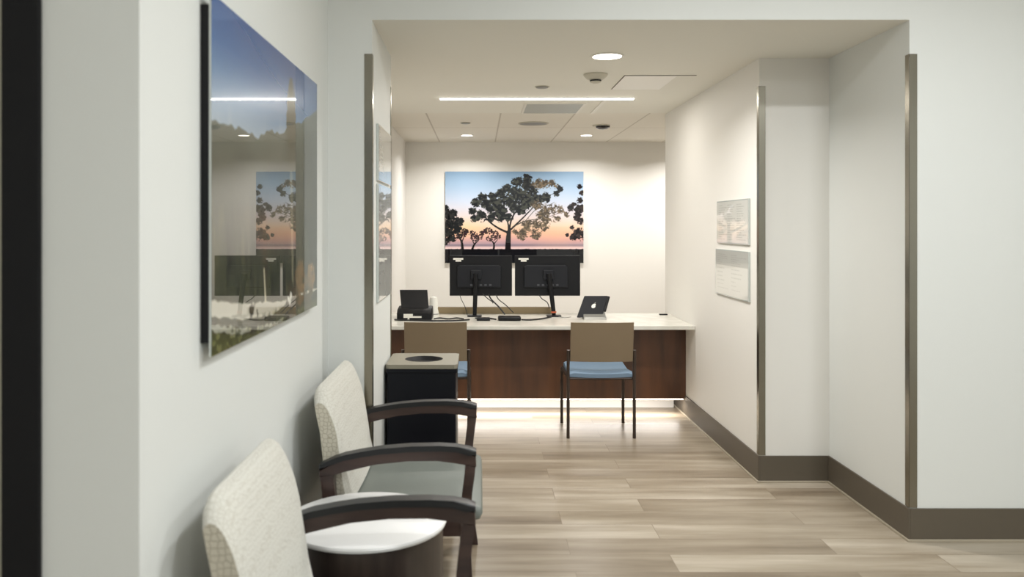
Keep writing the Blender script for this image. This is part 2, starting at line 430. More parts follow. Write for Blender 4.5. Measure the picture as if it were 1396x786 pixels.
def tuft(x, y, r, n, col=(20, 22, 26), size=.010, al=1):
    for _ in range(int(n*1.6)):
        a = random.uniform(0, 2*math.pi); q = r*math.sqrt(random.random())*1.12
        cc = tuple(c+random.uniform(-6, 10) for c in col)
        cv.disc(U_(x+q*math.cos(a)), V_(y+q*.8*math.sin(a)), size*random.uniform(.35, .85), cc, al)
def foliage(blobs, col, col2, thr=.42, seed=60, grow=1.3, hard=9):
    D = np.zeros_like(cv.X)
    for (x, y, r, *_ ) in blobs:
        dx = (cv.X-U_(x))*1135/(r*grow); dy = (cv.Y-V_(y))*745/(r*grow*.92); D = np.maximum(D, 1-(dx*dx+dy*dy))
    n1 = .34*noise2(cv.h, cv.w, 34, 46, seed)+.36*noise2(cv.h, cv.w, 70, 96, seed+1)+.3*noise2(cv.h, cv.w, 130, 180, seed+2)
    m = np.clip((np.clip(D, 0, 1)*.62+.60-n1-thr)*hard, 0, 1)*(D > 0)
    n3 = noise2(cv.h, cv.w, 60, 80, seed+5); cc = np.clip((n3-.45)*4, 0, 1)[..., None]
    colr = np.array(col, float)*(1-cc)+np.array(col2, float)*cc
    cv.a = cv.a*(1-m[..., None])+colr*m[..., None]
def limb(pts, w0, w1, col=(28, 26, 28)): cv.line([(U_(a), V_(b)) for a, b in pts], w0/1135., w1/1135., col)
G = (58, 56, 50)
limb([(560, 690), (562, 600), (568, 520)], 46, 32)
limb([(566, 530), (480, 490), (410, 440), (350, 380), (290, 350)], 18, 5)
limb([(566, 530), (560, 450), (520, 380), (450, 330), (400, 300)], 14, 4)
limb([(568, 520), (590, 420), (640, 330), (690, 230), (720, 150)], 16, 4)
limb([(575, 510), (660, 430), (740, 350), (830, 260), (980, 190)], 15, 4)
limb([(600, 480), (700, 435), (810, 415), (920, 390), (1020, 350)], 9, 3, G)
limb([(700, 435), (800, 330), (900, 300), (940, 280)], 6, 3, G)
limb([(600, 420), (620, 280), (640, 150)], 9, 3)
limb([(590, 520), (680, 530), (760, 520), (820, 540)], 5, 3, (110, 84, 66))
foliage([(350, 240, 34, 40), (300, 285, 34, 34), (268, 352, 26, 24), (385, 300, 40, 50), (415, 340, 38, 50), (345, 390, 40, 26), (290, 410, 30, 16),
                     (440, 240, 34, 34), (470, 290, 46, 64), (510, 210, 36, 44), (555, 170, 34, 44), (560, 260, 54, 80), (500, 340, 46, 60), (605, 190, 40, 54),
                     (640, 115, 38, 54), (650, 220, 54, 76), (715, 90, 32, 40), (720, 150, 42, 56), (700, 270, 50, 60), (620, 310, 50, 50), (755, 200, 40, 40), (770, 260, 40, 40),
                     (430, 400, 34, 30), (500, 400, 36, 26), (985, 170, 22, 24), (960, 210, 22, 14), (870, 240, 34, 22), (820, 250, 30, 22), (670, 330, 44, 9), (560, 400, 30, 9), (450, 380, 36, 9)], (18, 20, 24), (58, 60, 54), .29, 60, 1.55)
foliage([(800, 130, 40, 18), (860, 130, 34, 16), (920, 130, 34, 16), (950, 150, 26, 12), (800, 300, 40, 16), (870, 350, 46, 28), (930, 340, 44, 36), (990, 340, 34, 34), (1040, 380, 22, 16),
                     (880, 420, 46, 34), (960, 420, 34, 26), (820, 380, 34, 20), (720, 470, 50, 24), (800, 470, 46, 26), (860, 480, 36, 24), (780, 540, 42, 30), (680, 540, 50, 22), (620, 520, 24, 8)], (72, 64, 54), (112, 98, 80), .42, 70, 1.6, 6)
foliage([(1148, 152, 18, 22), (1165, 205, 18, 18), (1150, 265, 22, 18), (1095, 305, 20, 20), (1075, 330, 20, 16), (1130, 345, 34, 44), (1165, 330, 26, 30), (1160, 430, 30, 34),
                     (1085, 488, 16, 12), (1045, 548, 14, 10), (1100, 560, 26, 24), (1150, 540, 40, 54), (1130, 400, 30, 20)], (24, 20, 24), (50, 42, 42), .30, 80, 1.6)
foliage([(55, 330, 26, 34), (70, 390, 40, 70), (115, 370, 32, 44), (100, 450, 56, 120), (160, 440, 34, 60), (75, 520, 50, 100), (140, 510, 40, 60), (60, 590, 40, 60), (110, 580, 26, 14)], (12, 14, 18), (34, 34, 34), .26, 90, 1.45)
limb([(190, 680), (180, 600), (150, 560)], 24, 8); limb([(185, 600), (210, 540)], 10, 5)
for (x, y, r, n) in [(165, 560, 24, 22), (210, 515, 24, 26), (190, 545, 26, 22)]: tuft(x, y, r, n, (40, 26, 28), .008)
limb([(262, 680), (285, 625), (320, 590)], 20, 6); limb([(285, 625), (262, 570)], 9, 4)
for (x, y, r, n) in [(270, 540, 28, 26), (320, 560, 30, 24), (345, 535, 20, 20), (290, 570, 30, 14)]: tuft(x, y, r, n, (50, 34, 36), .0075)
limb([(442, 680), (445, 620), (415, 580)], 18, 6); limb([(445, 620), (475, 585)], 9, 4)
for (x, y, r, n) in [(400, 515, 30, 30), (445, 540, 34, 28), (480, 560, 24, 16), (420, 570, 36, 18), (370, 520, 20, 14)]: tuft(x, y, r, n, (52, 36, 36), .0075)
for k in range(120): cv.disc(random.random(), .862+.01*random.random(), .012, (18, 18, 22))
# two hooks of pale water seen between the dark bank
S = 175.
px0, px1, pz0, pz1 = (607-653)/S*H, (795-653)/S*H, H-(358-308)/S*H, H+(308-234)/S*H
pt = thing('picture_panel', 'wide sunset picture of a black pine silhouette on the back wall above the monitors', 'picture', ((px0+px1)/2, YB, pz0))
MB().box(px0+.02, px1-.02, YB-.022, YB-.001, pz0+.02, pz1-.02).build('backing', M['black'], pt)
MB().box(px0, px1, YB-.030, YB-.022, pz0, pz1).build('acrylic_sheet', M['acrylic'], pt)
print_mesh('print', cv, (px0, YB-.0305, pz1), (px1-px0, 0, 0), (0, 0, pz0-pz1), M['picture'], pt)

# --- marsh and hills landscape on the left wall, u along +Y (near to far)
cw, ch = 560, 380
cv = Canvas(cw, ch)
xf = -.69; y0p, y1p = 2.118, 3.5; z0p, z1p = 1.1625, 2.103
def pv(px, py):
    Y = F*(-xf)/(653-px); z = H-(py-308)*Y/F
    return (Y-y0p)/(y1p-y0p), (z1p-z)/(z1p-z0p)
cv.grad([(0, (34, 78, 142)), (.12, (58, 102, 158)), (.25, (118, 146, 178)), (.36, (158, 174, 188)), (1, (168, 176, 178))])
cl = noise2(ch, cw, 6, 9, 8)*.6+noise2(ch, cw, 12, 26, 9)*.4
cv.blend(.45*np.clip((cl-.45)*3, 0, 1)*np.clip(1-np.abs(cv.Y-.33)/.1, 0, 1), (196, 202, 204))
rid = [pv(288, 160), pv(305, 166), pv(320, 172), pv(340, 180), pv(352, 186), pv(368, 178), pv(385, 180), pv(400, 168), pv(412, 166), pv(424, 156), pv(432, 149)]
rd = np.interp(cv.X[0], [p[0] for p in rid], [p[1] for p in rid])+.014*(noise2(2, cw, 1, 40, 4)[0]-.5)
lf_ = noise2(ch, cw, 9, 12, 31)*.6+noise2(ch, cw, 26, 34, 32)*.4
hm = np.clip((cv.Y-rd[None])*ch/2, 0, 1)
cv.blend(hm, (92, 98, 88))
tx = noise2(ch, cw, 30, 22, 12)
cv.blend(hm*.5*tx, (84, 92, 80))
m2 = np.clip((cv.Y-.46)/.1, 0, 1); m2 = np.clip((cv.Y-rd[None])/.14, 0, 1); cv.blend(hm*m2*.92, (58, 60, 44)); cv.blend(hm*m2*.4*(lf_ > .55), (30, 34, 24))
# reed belt
reed = np.clip((cv.Y-.56)/.05, 0, 1)*(cv.Y < .95)
st = noise2(ch, cw, 7, 60, 20)*.6+noise2(ch, cw, 18, 130, 21)*.4
cv.blend(reed*.95, (50, 56, 38)); cv.blend(reed*np.clip((st-.5)*3, 0, 1)*.9, (18, 24, 16)); cv.blend(reed*np.clip((.42-st)*4, 0, 1)*.5, (96, 90, 56))
lf = noise2(ch, cw, 5, 7, 33); cv.blend(reed*np.clip((lf-.55)*3, 0, 1)*.6*(cv.X < .4), (96, 66, 40))
# river and banks
def band(pts_top, pts_bot, col, al=1, jit=.006, seed=1):
    t = np.interp(cv.X[0], [p[0] for p in pts_top], [p[1] for p in pts_top])+jit*(noise2(2, cw, 1, 50, seed)[0]-.5)*2
    q = np.interp(cv.X[0], [p[0] for p in pts_bot], [p[1] for p in pts_bot])+jit*(noise2(2, cw, 1, 40, seed+1)[0]-.5)*2
    m = np.clip((cv.Y-t[None])*ch/2, 0, 1)*np.clip((q[None]-cv.Y)*ch/2, 0, 1); cv.blend(m*al, col)
band([pv(288, 408), pv(340, 411), pv(385, 408), pv(400, 402)], [pv(288, 434), pv(340, 436), pv(370, 430), pv(400, 408)], (196, 192, 178), 1, .004, 40)
band([pv(288, 407), pv(320, 410), pv(345, 410)], [pv(288, 410), pv(320, 413), pv(345, 411)], (60, 56, 44), .9, .004, 42)
band([pv(288, 432), pv(330, 436), pv(370, 428), pv(432, 396)], [pv(288, 438), pv(330, 443), pv(370, 438), pv(432, 404)], (58, 56, 46), 1, .008, 44)
band([pv(288, 440), pv(330, 445), pv(370, 440), pv(400, 425)], [pv(288, 452), pv(330, 456), pv(370, 446), pv(400, 427)], (164, 164, 150), 1, .006, 46)
band([pv(288, 452), pv(330, 456), pv(370, 446), pv(432, 404)], [pv(288, 500), pv(330, 490), pv(370, 470), pv(432, 430)], (88, 92, 56), 1, .005, 48)
gg = noise2(ch, cw, 60, 110, 50); low = np.clip((cv.Y-.93)/.02, 0, 1); cv.blend(low*.5*(gg > .55), (52, 56, 34)); cv.blend(low*.4*(gg < .3), (150, 146, 100))
def blob(px, py, r, n, col, size, al=.9):
    u, v = pv(px, py)
    for _ in range(n):
        a = random.uniform(0, 6.283); q = r*math.sqrt(random.random())
        dl = random.uniform(-14, 18); cv.disc(u+q*math.cos(a), v+q*1.3*math.sin(a), size*random.uniform(.4, 1.1), tuple(c+dl for c in col), al)
for (x, y, r, n, c) in [(410, 385, .07, 130, (122, 92, 52)), (400, 405, .06, 80, (74, 60, 38)), (424, 378, .05, 80, (150, 116, 70)), (420, 400, .06, 70, (92, 80, 52)),
                        (395, 415, .045, 50, (46, 42, 32)), (345, 434, .04, 30, (48, 46, 38)), (395, 403, .02, 14, (214, 212, 200))]:
    blob(x, y, r, n, c, .009)
u0, v0 = pv(360, 366); u1, v1 = pv(362, 408); cv.line([(u0, v0), (u1, v1)], .006, .012, (206, 198, 170))
# tall pale plume
for k in range(1100):
    t = random.random(); dl = random.uniform(-16, 16); u, v = pv(397, 108+t*140); w = .006+.045*math.sin(min(1, t*1.15)*math.pi)**.7
    cv.disc(u+random.uniform(-w, w), v, .005, tuple(c+dl for c in (62, 62, 38)), .9)
cv.line([pv(397, 240), pv(398, 300), pv(399, 380)], .03, .02, (120, 116, 92))
pt = thing('picture_panel', 'large glossy marsh and mountain landscape picture hanging on the left wall above the armchairs', 'picture', (XL, (y0p+y1p)/2, z0p))
MB().box(XL+.001, xf-.006, y0p+.004, y1p-.02, z0p+.035, z1p-.03).build('backing', M['black'], pt)
MB().box(xf-.006, xf-.0005, y0p, y1p, z0p, z1p).build('acrylic_sheet', M['acrylic'], pt)
print_mesh('print', cv, (xf, y0p, z1p), (0, y1p-y0p, 0), (0, 0, z0p-z1p), M['picture'], pt)

# --- framed notices
def notice(name, label, xw, side, ya, yb, z0, z1, seed, grp, dense=1, gloss='print', dark=0):
    """flat acrylic notice on a wall parallel to Y; side=+1 faces +x"""
    cvn = Canvas(200, 110); r = random.Random(seed)
    cvn.grad([(0, (214, 214, 208)), (1, (222, 222, 216))])
    cols = 3 if dense else 2
    if dark: cvn.blend((cvn.Y < .34)*.35, (150, 152, 148))
    for c in range(cols):
        xx = .06+c*.9/cols
        v = .08
        while v < .92:
            L = r.uniform(.1, .85/cols)
            u = xx
            while u < xx+L:
                w = r.uniform(.008, .03); cvn.blend(((cvn.X > u)*(cvn.X < u+w)*(cvn.Y > v)*(cvn.Y < v+.022)).astype(float)*(.34 if dense else .2), (130, 130, 126)); u += w+.008
            v += .055 if dense else (.045 if v < .3 else .09)
    t = thing(name, label, 'notice', (xw, (ya+yb)/2, z0), grp)
    s = side
    xs = sorted((xw+s*.0005, xw+s*.012))
    MB().box(xs[0], xs[1], ya, yb, z0, z1, bev=.002).build('acrylic_holder', M['acrylic'], t)
    xp = xw+s*.0125
    if s < 0: print_mesh('printed_sheet', cvn, (xp, yb-.008, z1-.008), (0, -(yb-ya-.016), 0), (0, 0, -(z1-z0-.016)), M[gloss], t)
    else: print_mesh('printed_sheet', cvn, (xp, ya+.008, z1-.008), (0, (yb-ya-.016), 0), (0, 0, -(z1-z0-.016)), M[gloss], t)
notice('wall_notice', 'upper clear notice full of fine print on the right wall', X2, -1, 4.97, 5.63, 1.385, 1.668, 3, 'notices on the right wall', 1)
notice('wall_notice', 'lower clear notice with a grey heading on the right wall', X2, -1, 4.97, 5.66, 1.04, 1.345, 9, 'notices on the right wall', 0, dark=1)
notice('wall_notice', 'upper narrow glossy notice on the inner side of the left pier', XP, 1, 4.08, 4.64, 1.727, 2.01, 5, 'notices on the left pier', 0)
notice('wall_notice', 'lower tall glossy notice on the inner side of the left pier', XP, 1, 4.08, 4.64, 1.12, 1.712, 6, 'notices on the left pier', 0)

# ---------------------------------------------------------------- ceiling fittings and light
def downlight(x, y, z, r, label, power, col=(1, .93, .82), lens='glow', grp='round recessed downlights', spread=150):
    t = thing('downlight', label, 'ceiling light', (x, y, z), grp)
    MB().lathe(x, y, [(r, z-.001), (r*1.16, z-.001), (r*1.16, z-.005), (r*1.0, z-.006), (r, z-.001)]).build('trim_ring', M['white'], t, smooth=True)
    MB().cyl(x, y, z-.004, z-.0005, r).build('lens', M[lens], t)
    ld = bpy.data.lights.new('downlight_lamp', 'AREA'); ld.shape = 'DISK'; ld.size = r*1.9; ld.energy = power; ld.color = col; ld.spread = math.radians(spread)
    lo = bpy.data.objects.new('downlight_lamp', ld); C.objects.link(lo); lo.parent = t; lo.location = (0, 0, -.007)
    return t
WARM = (1, .972, .93); COOL = (.955, .98, .985)
downlight(.74, 4.745, ZC, .083, 'large round downlight nearest the viewer in the lowered ceiling', 25, WARM)
downlight(-.13, 8.88, ZC, .06, 'small round downlight left above the sunset picture', 19, WARM)
downlight(1.16, 8.88, ZC, .06, 'small round downlight right of centre by the back wall', 19, WARM)
downlight(2.45, 8.88, ZC, .06, 'small round downlight in the staff area hidden behind the right wall', 26, WARM)
for k, (x, y, p) in enumerate([(2.15, 2.27, 27), (.95, 2.3, 27), (1.15, .6, 34), (2.5, .4, 18), (3.5, -.4, 6), (-1.3, -.3, 6), (.9, -1.3, 22), (2.6, -1.3, 30)]):  # rearmost pair, behind the camera, are added fill for walls facing it
    downlight(x, y, ZK, .09, 'unseen round corridor downlight before the opening, the rear ones added to brighten the walls', p, COOL, 'glowcor', 'corridor downlights', 180)

t = thing('ceiling_light', 'long thin glowing linear light across the ceiling above the desk', 'ceiling light', (.44, 6.27, ZC))
lx0, lx1, ly = -.2*H, .79*H, 6.29
MB().box(lx0-.004, lx1+.004, ly-.028, ly+.028, ZC-.006, ZC+.001).build('housing', M['white'], t)
MB().box(lx0, lx1, ly-.024, ly+.024, ZC-.014, ZC-.006, bev=.002).build('diffuser', M['glowlin'], t)
ld = bpy.data.lights.new('linear_lamp', 'AREA'); ld.shape = 'RECTANGLE'; ld.size = lx1-lx0; ld.size_y = .045; ld.energy = 22; ld.color = (1, .95, .88)
lo = bpy.data.objects.new('linear_lamp', ld); C.objects.link(lo); lo.parent = t; lo.location = ((lx0+lx1)/2-.44, ly-6.27, -.016)

x, y = .755, 5.32
t = thing('smoke_detector', 'round white smoke detector behind the large downlight', 'smoke detector', (x, y, ZC))
MB().lathe(x, y, [(0, ZC-.0005), (.078, ZC-.0005), (.078, ZC-.008), (.066, ZC-.022), (.05, ZC-.034), (0, ZC-.034)]).build('base', M['offwhite'], t, smooth=True)
MB().lathe(x, y, [(0, ZC-.034), (.036, ZC-.034), (.034, ZC-.052), (.02, ZC-.058), (0, ZC-.058)]).build('sensor_chamber', M['offwhite'], t, smooth=True)
MB().lathe(x, y, [(.0355, ZC-.038), (.038, ZC-.040), (.0355, ZC-.047)]).build('vent_ring', M['charcoal'], t, smooth=True)
def sprinkler(x, y, label):
    t = thing('ceiling_sprinkler', label, 'sprinkler', (x, y, ZC), 'concealed sprinklers')
    MB().lathe(x, y, [(0, ZC+.001), (.052, ZC-.0005), (.052, ZC-.004), (0, ZC-.004)]).build('flange', M['offwhite'], t)
    MB().lathe(x, y, [(0, ZC-.004), (.043, ZC-.004), (.043, ZC-.009), (.03, ZC-.012), (0, ZC-.012)]).build('cap', M['silver'], t, smooth=True)
sprinkler(.445, 5.79, 'small flat sprinkler cap in front of the linear light')
sprinkler(-.127, 7.81, 'small flat sprinkler cap in the tiled ceiling above the left downlight')
x, y = .52, 7.85
t = thing('ceiling_speaker', 'large round grey speaker grille in the tiled ceiling', 'speaker', (x, y, ZC))
MB().lathe(x, y, [(.13, ZC-.0005), (.146, ZC-.0005), (.146, ZC-.006), (.13, ZC-.008), (.13, ZC-.0005)]).build('rim', M['offwhite'], t, smooth=True)
MB().lathe(x, y, [(0, ZC-.0005), (.13, ZC-.0005), (.13, ZC-.006), (.0, ZC-.009)]).build('grille', M['silver'], t, smooth=True)
x, y = 1.19, 8.0
t = thing('ceiling_camera', 'small black camera dome on the tiled ceiling above the right side of the desk', 'camera', (x, y, ZC))
MB().lathe(x, y, [(0, ZC+.001), (.085, ZC+.001), (.085, ZC-.012), (0, ZC-.012)]).build('base', M['offwhite'], t, smooth=True)
MB().lathe(x+.015, y-.01, [(0, ZC-.012), (.07, ZC-.012), (.066, ZC-.026), (.04, ZC-.04), (0, ZC-.045)]).build('dome', M['screenblack'], t, smooth=True)
# glossy air grille
gx0, gx1, gy0, gy1 = .243*H, .56*H, FH/256, FH/235
t = thing('ceiling_air_grille', 'grey rectangular air grille in the ceiling just behind the linear light', 'air grille', ((gx0+gx1)/2, (gy0+gy1)/2, ZC))
b = MB(); b.box(gx0, gx1+.02, gy0, gy0+.02, ZC-.006, ZC-.0005).box(gx0, gx1+.02, gy1-.02, gy1, ZC-.006, ZC-.0005).box(gx0, gx0+.02, gy0+.02, gy1-.02, ZC-.006, ZC-.0005).box(gx1, gx1+.02, gy0+.02, gy1-.02, ZC-.006, ZC-.0005)
b.build('frame', M['white'], t)
b = MB(); b.box(gx0+.02, gx1, gy0+.02, gy1-.02, ZC-.004, ZC-.0005); b.build('panel', M['glassgrey'], t)
t = thing('ceiling_recess_panel', 'flat white panel painted as a bright ceiling recess with dark edge lines, right of the smoke detector', 'ceiling recess', (1.1, 5.6, ZC))
hx0, hx1, hy0, hy1 = .632*H, .862*H, FH/314, FH/285
MB().box(hx0+.006, hx1, hy0+.012, hy1, ZC-.004, ZC+.0005).build('panel', M['recessbright'], t)  # flat white sheet painted in for the bright inside of the recess
MB().box(hx0, rx1, hy0, hy0+.012, ZC-.002, ZC+.0005).build('joint', M['joint'], t)  # dark line drawn along the near edge of the recess
MB().box(hx0, hx0+.006, hy0+.012, hy1, ZC-.002, ZC+.0005).build('joint', M['joint'], t)
# white cover strip at the end of the recess
MB_strip = MB().box(.645*H, .665*H, 6.42, 7.14, ZC-.006, ZC-.0005)
struct(MB_strip.build('trim_1', M['white']), 'white ceiling trim strip right of the air grille', 'trim')

# ---------------------------------------------------------------- desk
cz1 = .743; cz0 = .713; cy0 = 6.234; cy1 = 7.15
worktop = MB().box(XB+.001, X2-.001, cy0, cy1, cz0, cz1, bev=.003).build('countertop', M['quartz'])
tag(worktop, 'long white quartz countertop spanning the desk bay', 'countertop')
t = thing('reception_desk', 'walnut fronted reception desk glowing underneath, below the white countertop', 'desk', (.39, 6.52, 0))
pxr = (935-653)*6.52/F
for (a, c) in ((XB+.02, -.30), (-.298, .43), (.432, 1.0), (1.002, pxr)):
    pass
MB().box(XB+.005, pxr, 6.52, 6.545, .131, cz0-.0005, bev=.0015).build('front_panel', M['walnut'], t)
MB().box(XB+.005, pxr-.03, 6.80, 6.83, .0, cz0-.0005).build('toe_kick', M['wall_warm'], t)
MB().box(XB+.005, pxr-.03, 6.545, 6.80, .150, .165).build('bottom_shelf', M['walnut'], t)
MB().box(XB+.05, pxr-.02, 6.523, 6.54, .122, .1305).build('light_strip', M['led'], t)
ld = bpy.data.lights.new('under_desk_lamp', 'AREA'); ld.shape = 'RECTANGLE'; ld.size = pxr-XB-.12; ld.size_y = .015; ld.energy = 13; ld.color = (1, .955, .91)
lo = bpy.data.objects.new('under_desk_lamp', ld); C.objects.link(lo); lo.parent = t; lo.location = ((XB+pxr)/2-.39, .012, .121)
for xx in (-.5, .4, 1.3):
    MB().box(xx-.01, xx+.01, 6.83, 7.1, .0, cz0-.0005).build('side_panel', M['walnut'], t)

# tan ledge on the counter back
a, c = at(597, 417, 7.12), at(752, 417, 7.12)
tag(MB().box(a.x, c.x, 7.10, 7.145, cz1, .80, bev=.003).build('cable_ledge', M['tan']), 'low tan ledge along the rear edge of the countertop behind the monitors', 'ledge')

# monitors seen from the back
def monitor(px0, px1, py0, py1, pole_top, pole_bot, label, seed):
    Y = 6.94; a = at(px0, py0, Y); c = at(px1, py1, Y)
    x0, x1, z1, z0 = a.x, c.x, a.z, c.z; cx = (x0+x1)/2; cz = (z0+z1)/2
    pb = at(pole_bot, 430, 6.90).x; ptp = at(pole_top, 375, 6.90).x
    t = thing('computer_monitor', label, 'monitor', (pb, 6.90, cz1), 'monitors on the desk')
    MB().box(x0, x1, Y, Y+.022, z0, z1, bev=.004).build('screen_housing', M['black'], t)
    MB().box(x0+.008, x1-.008, Y+.0222, Y+.0232, z0+.02, z1-.008).build('screen', M['screenblack'], t)
    q = MB(); q.prism([(cx-.20, cz-.10), (cx+.17, cz-.10), (cx+.17, cz+.075), (cx+.15, cz+.09), (cx-.18, cz+.09), (cx-.20, cz+.075)], Y-.022, Y-.0002, 'Y', bev=.008)
    q.build('rear_cover', M['charcoal'], t)
    for k in range(5): MB().box(cx-.09+k*.04, cx-.07+k*.04, Y-.0235, Y-.0222, cz-.085, cz-.07).build('port', M['port'], t)
    q = MB(); q.box(x0+.03, x0+.115, Y-.0012, Y-.0002, z1-.036, z1-.022).box(x0+.05, x0+.098, Y-.0012, Y-.0002, z1-.052, z1-.038); q.build('asset_label', M['white'], t)
    q = MB(); q.tube([(pb, 6.885, cz1+.01), (pb+(ptp-pb)*.3, 6.883, .86), (ptp, 6.885, cz+.02)], [.017, .019, .021], 14); q.build('stand_post', M['black'], t, smooth=True)
    MB().box(ptp-.045, ptp+.045, 6.895, Y-.0222, cz-.03, cz+.05, bev=.006).build('mount_plate', M['charcoal'], t)
    q = MB(); q.prism([(pb-.05+.0, 6.84), (pb+.05, 6.84), (pb+.06, 6.86), (pb+.06, 6.93), (pb-.06, 6.93), (pb-.06, 6.86)], cz1, cz1+.011, 'Z', bev=.003); q.build('stand_base', M['black'], t)
    return t
monitor(613, 698, 348, 403, 649, 647, 'left black computer monitor seen from behind on its post', 1)
monitor(702, 791, 348, 403, 748, 755, 'right black computer monitor seen from behind, next to the tablet stand', 2)
p = at(755, 426, 6.88)
tag(MB().cyl(p.x, 6.8839, .775, .787, .0225, seg=24).build('orange_tie', M['orange'], smooth=True), 'orange tie wrapped low round the right monitor post', 'cable tie')

# label printer / scanner at the left end
t = thing('document_scanner', 'black document scanner with raised tray at the left end of the countertop', 'scanner', (at(566, 430, 6.75).x, 6.75, cz1))
a = at(543, 430, 6.75).x; c = at(590, 430, 6.75).x
q = MB(); q.prism([(6.62, cz1), (6.62, cz1+.055), (6.66, cz1+.085), (6.80, cz1+.10), (6.84, cz1+.07), (6.84, cz1)], a, c, 'X', bev=.01); q.build('body', M['black'], t, smooth=True)
q = MB()
z_a, z_b = cz1+.088, cz1+.225
vs = [(a+.03, 6.70, z_a), (c-.03, 6.70, z_a), (c-.05, 6.83, z_b), (a+.004, 6.83, z_b)]
bm = q.bm; lo_ = [bm.verts.new(v) for v in vs]; hi_ = [bm.verts.new((v[0], v[1]+.012, v[2]+.002)) for v in vs]
bm.faces.new(lo_); bm.faces.new(hi_[::-1])
for k in range(4): bm.faces.new((lo_[k], hi_[k], hi_[(k+1) % 4], lo_[(k+1) % 4]))
q.build('paper_tray', M['black'], t)
q = MB(); q.box(a+.055, a+.13, 6.618, 6.6195, cz1+.032, cz1+.05).box(a+.055, a+.2, 6.618, 6.6195, cz1+.018, cz1+.032); q.build('white_label', M['white'], t)
q = MB(); q.cyl(a+.095, cz1+.006+.004, 6.612, 6.62, .008, axis='Y', seg=20); q.build('button', M['white'], t)
t = thing('rounded_device', 'small rounded off-white device standing just right of the scanner', 'device', (at(594, 430, 6.95).x, 6.95, cz1))
xx = at(591, 430, 6.95).x
MB().lathe(xx, 6.95, [(0, cz1), (.045, cz1), (.046, cz1+.02), (.036, cz1+.06), (.036, cz1+.13), (.028, cz1+.155), (0, cz1+.165)]).build('shell', M['white'], t, smooth=True)
MB().lathe(xx, 6.95, [(.0465, cz1+.012), (.0475, cz1+.016), (.0465, cz1+.020)]).build('base_ring', M['silver'], t, smooth=True)
t.name = 'desk_accessory'  # kind of object unknown, only its rounded off-white shape is built

# tablet on a wedge stand
Y = 6.75
bl = at(786, 430, Y); t = thing('tablet_stand', 'grey tablet computer tilted on a pale stand, right of the monitors', 'tablet', (at(808, 430, Y).x, Y, cz1))
sx0, sx1 = at(785, 0, Y).x, at(824, 0, Y).x
dz = .165; sh = .045
def slab(n, m, x0, x1, yy, thick, zb, zt, sh0, sh1):
    q = MB(); bm = q.bm
    lo_ = [bm.verts.new((x0, yy-.05, zb)), bm.verts.new((x1, yy-.05, zb)), bm.verts.new((x1+sh1, yy+.05, zt)), bm.verts.new((x0+sh0, yy+.05, zt))]
    hi_ = [bm.verts.new(v.co+Vector((0, thick, .004))) for v in lo_]
    bm.faces.new(lo_); bm.faces.new(hi_[::-1])
    for k in range(4): bm.faces.new((lo_[k], hi_[k], hi_[(k+1) % 4], lo_[(k+1) % 4]))
    bmesh.ops.recalc_face_normals(bm, faces=bm.faces[:]); bmesh.ops.bevel(bm, geom=bm.edges[:], offset=.003, segments=2, affect='EDGES')
    return q.build(n, m, t)
slab('tablet', M['charcoal'], sx0, sx1-.03, Y-.02, .012, cz1+.012, cz1+.178, .075, .065)
ch_ = bpy.data.objects['tablet']
# emblem: bitten round shape with leaf
def tabpt(u, v):   # u 0..1 along, v 0..1 up on the sloping rear face
    x = (sx0+(sx1-.03-sx0)*u)+(.075*(1-u)+.065*u)*v
    return Vector((x, (Y-.02-.05)+.1*v-.0015, cz1+.012+.166*v))
q = MB(); bm = q.bm; pts = []
for k in range(28):
    an = 2*math.pi*k/28; r_ = .0185; uu = r_*math.cos(an); vv = r_*.92*math.sin(an)
    dd = math.hypot(uu-.021, vv-.002)
    if dd < .009: uu -= (.009-dd)*1.1
    pts.append((uu, vv))
W_ = sx1-.03-sx0
bm.faces.new([bm.verts.new(tabpt(.52+uu/W_, .55+vv/.166)) for uu, vv in pts])
bm.faces.new([bm.verts.new(tabpt(.52+uu/W_, .55+vv/.166)) for uu, vv in [(.000, .0195), (.005, .0195), (.008, .027), (.003, .026)]])
r_ = bmesh.ops.extrude_face_region(bm, geom=bm.faces[:])
for v in [g for g in r_['geom'] if isinstance(g, bmesh.types.BMVert)]: v.co.y -= .001
q.build('emblem', M['white'], t)
q = MB(); q.prism([(Y-.12, cz1), (Y-.10, cz1+.02), (Y+.03, cz1+.075), (Y+.05, cz1+.075), (Y+.05, cz1)], at(794, 0, Y).x, at(824, 0, Y).x, 'X', bev=.004); q.build('wedge_stand', M['silver'], t)
q = MB(); q.tube([tabpt(1.03, .30)+Vector((0, .006, 0)), tabpt(1.03, .97)+Vector((0, .006, 0))], .012, 12); q.build('hinge', M['black'], t, smooth=True)

# cables and adapters on the counter
def cable(pts, r, label, name='power_cable', grp=None, m='cable'):
    o = MB().tube(smoothpath(pts, 8), r, 8).build(name, M[m], smooth=True); return tag(o, label, 'cable', grp)
z = cz1+.0065
g = lambda px, Y, dz=0: (at(px, 0, Y).x, Y, z+dz)
cable([g(538, 6.60), g(548, 6.57), g(560, 6.56), g(580, 6.53), g(600, 6.52), g(622, 6.54), g(640, 6.60)], .006, 'black cable in front of the scanner running to the left monitor')
cable([g(648, 6.70), g(655, 6.72), g(664, 6.71), g(672, 6.66), g(676, 6.62)], .006, 'short black cable from the left monitor post to the power brick')
cable([g(592, 6.66), g(600, 6.72), g(612, 6.66), g(622, 6.72), g(632, 6.66)], .005, 'thin black cable curling beside the left monitor post')
cable([g(711, 6.60), g(722, 6.58), g(735, 6.64), g(746, 6.74), g(752, 6.82)], .006, 'black cable from the power brick to the right monitor post')
cable([g(762, 6.80), g(768, 6.76), g(776, 6.78), g(778, 6.84)], .003, 'thin grey wire lying right of the right monitor post', m='silver')
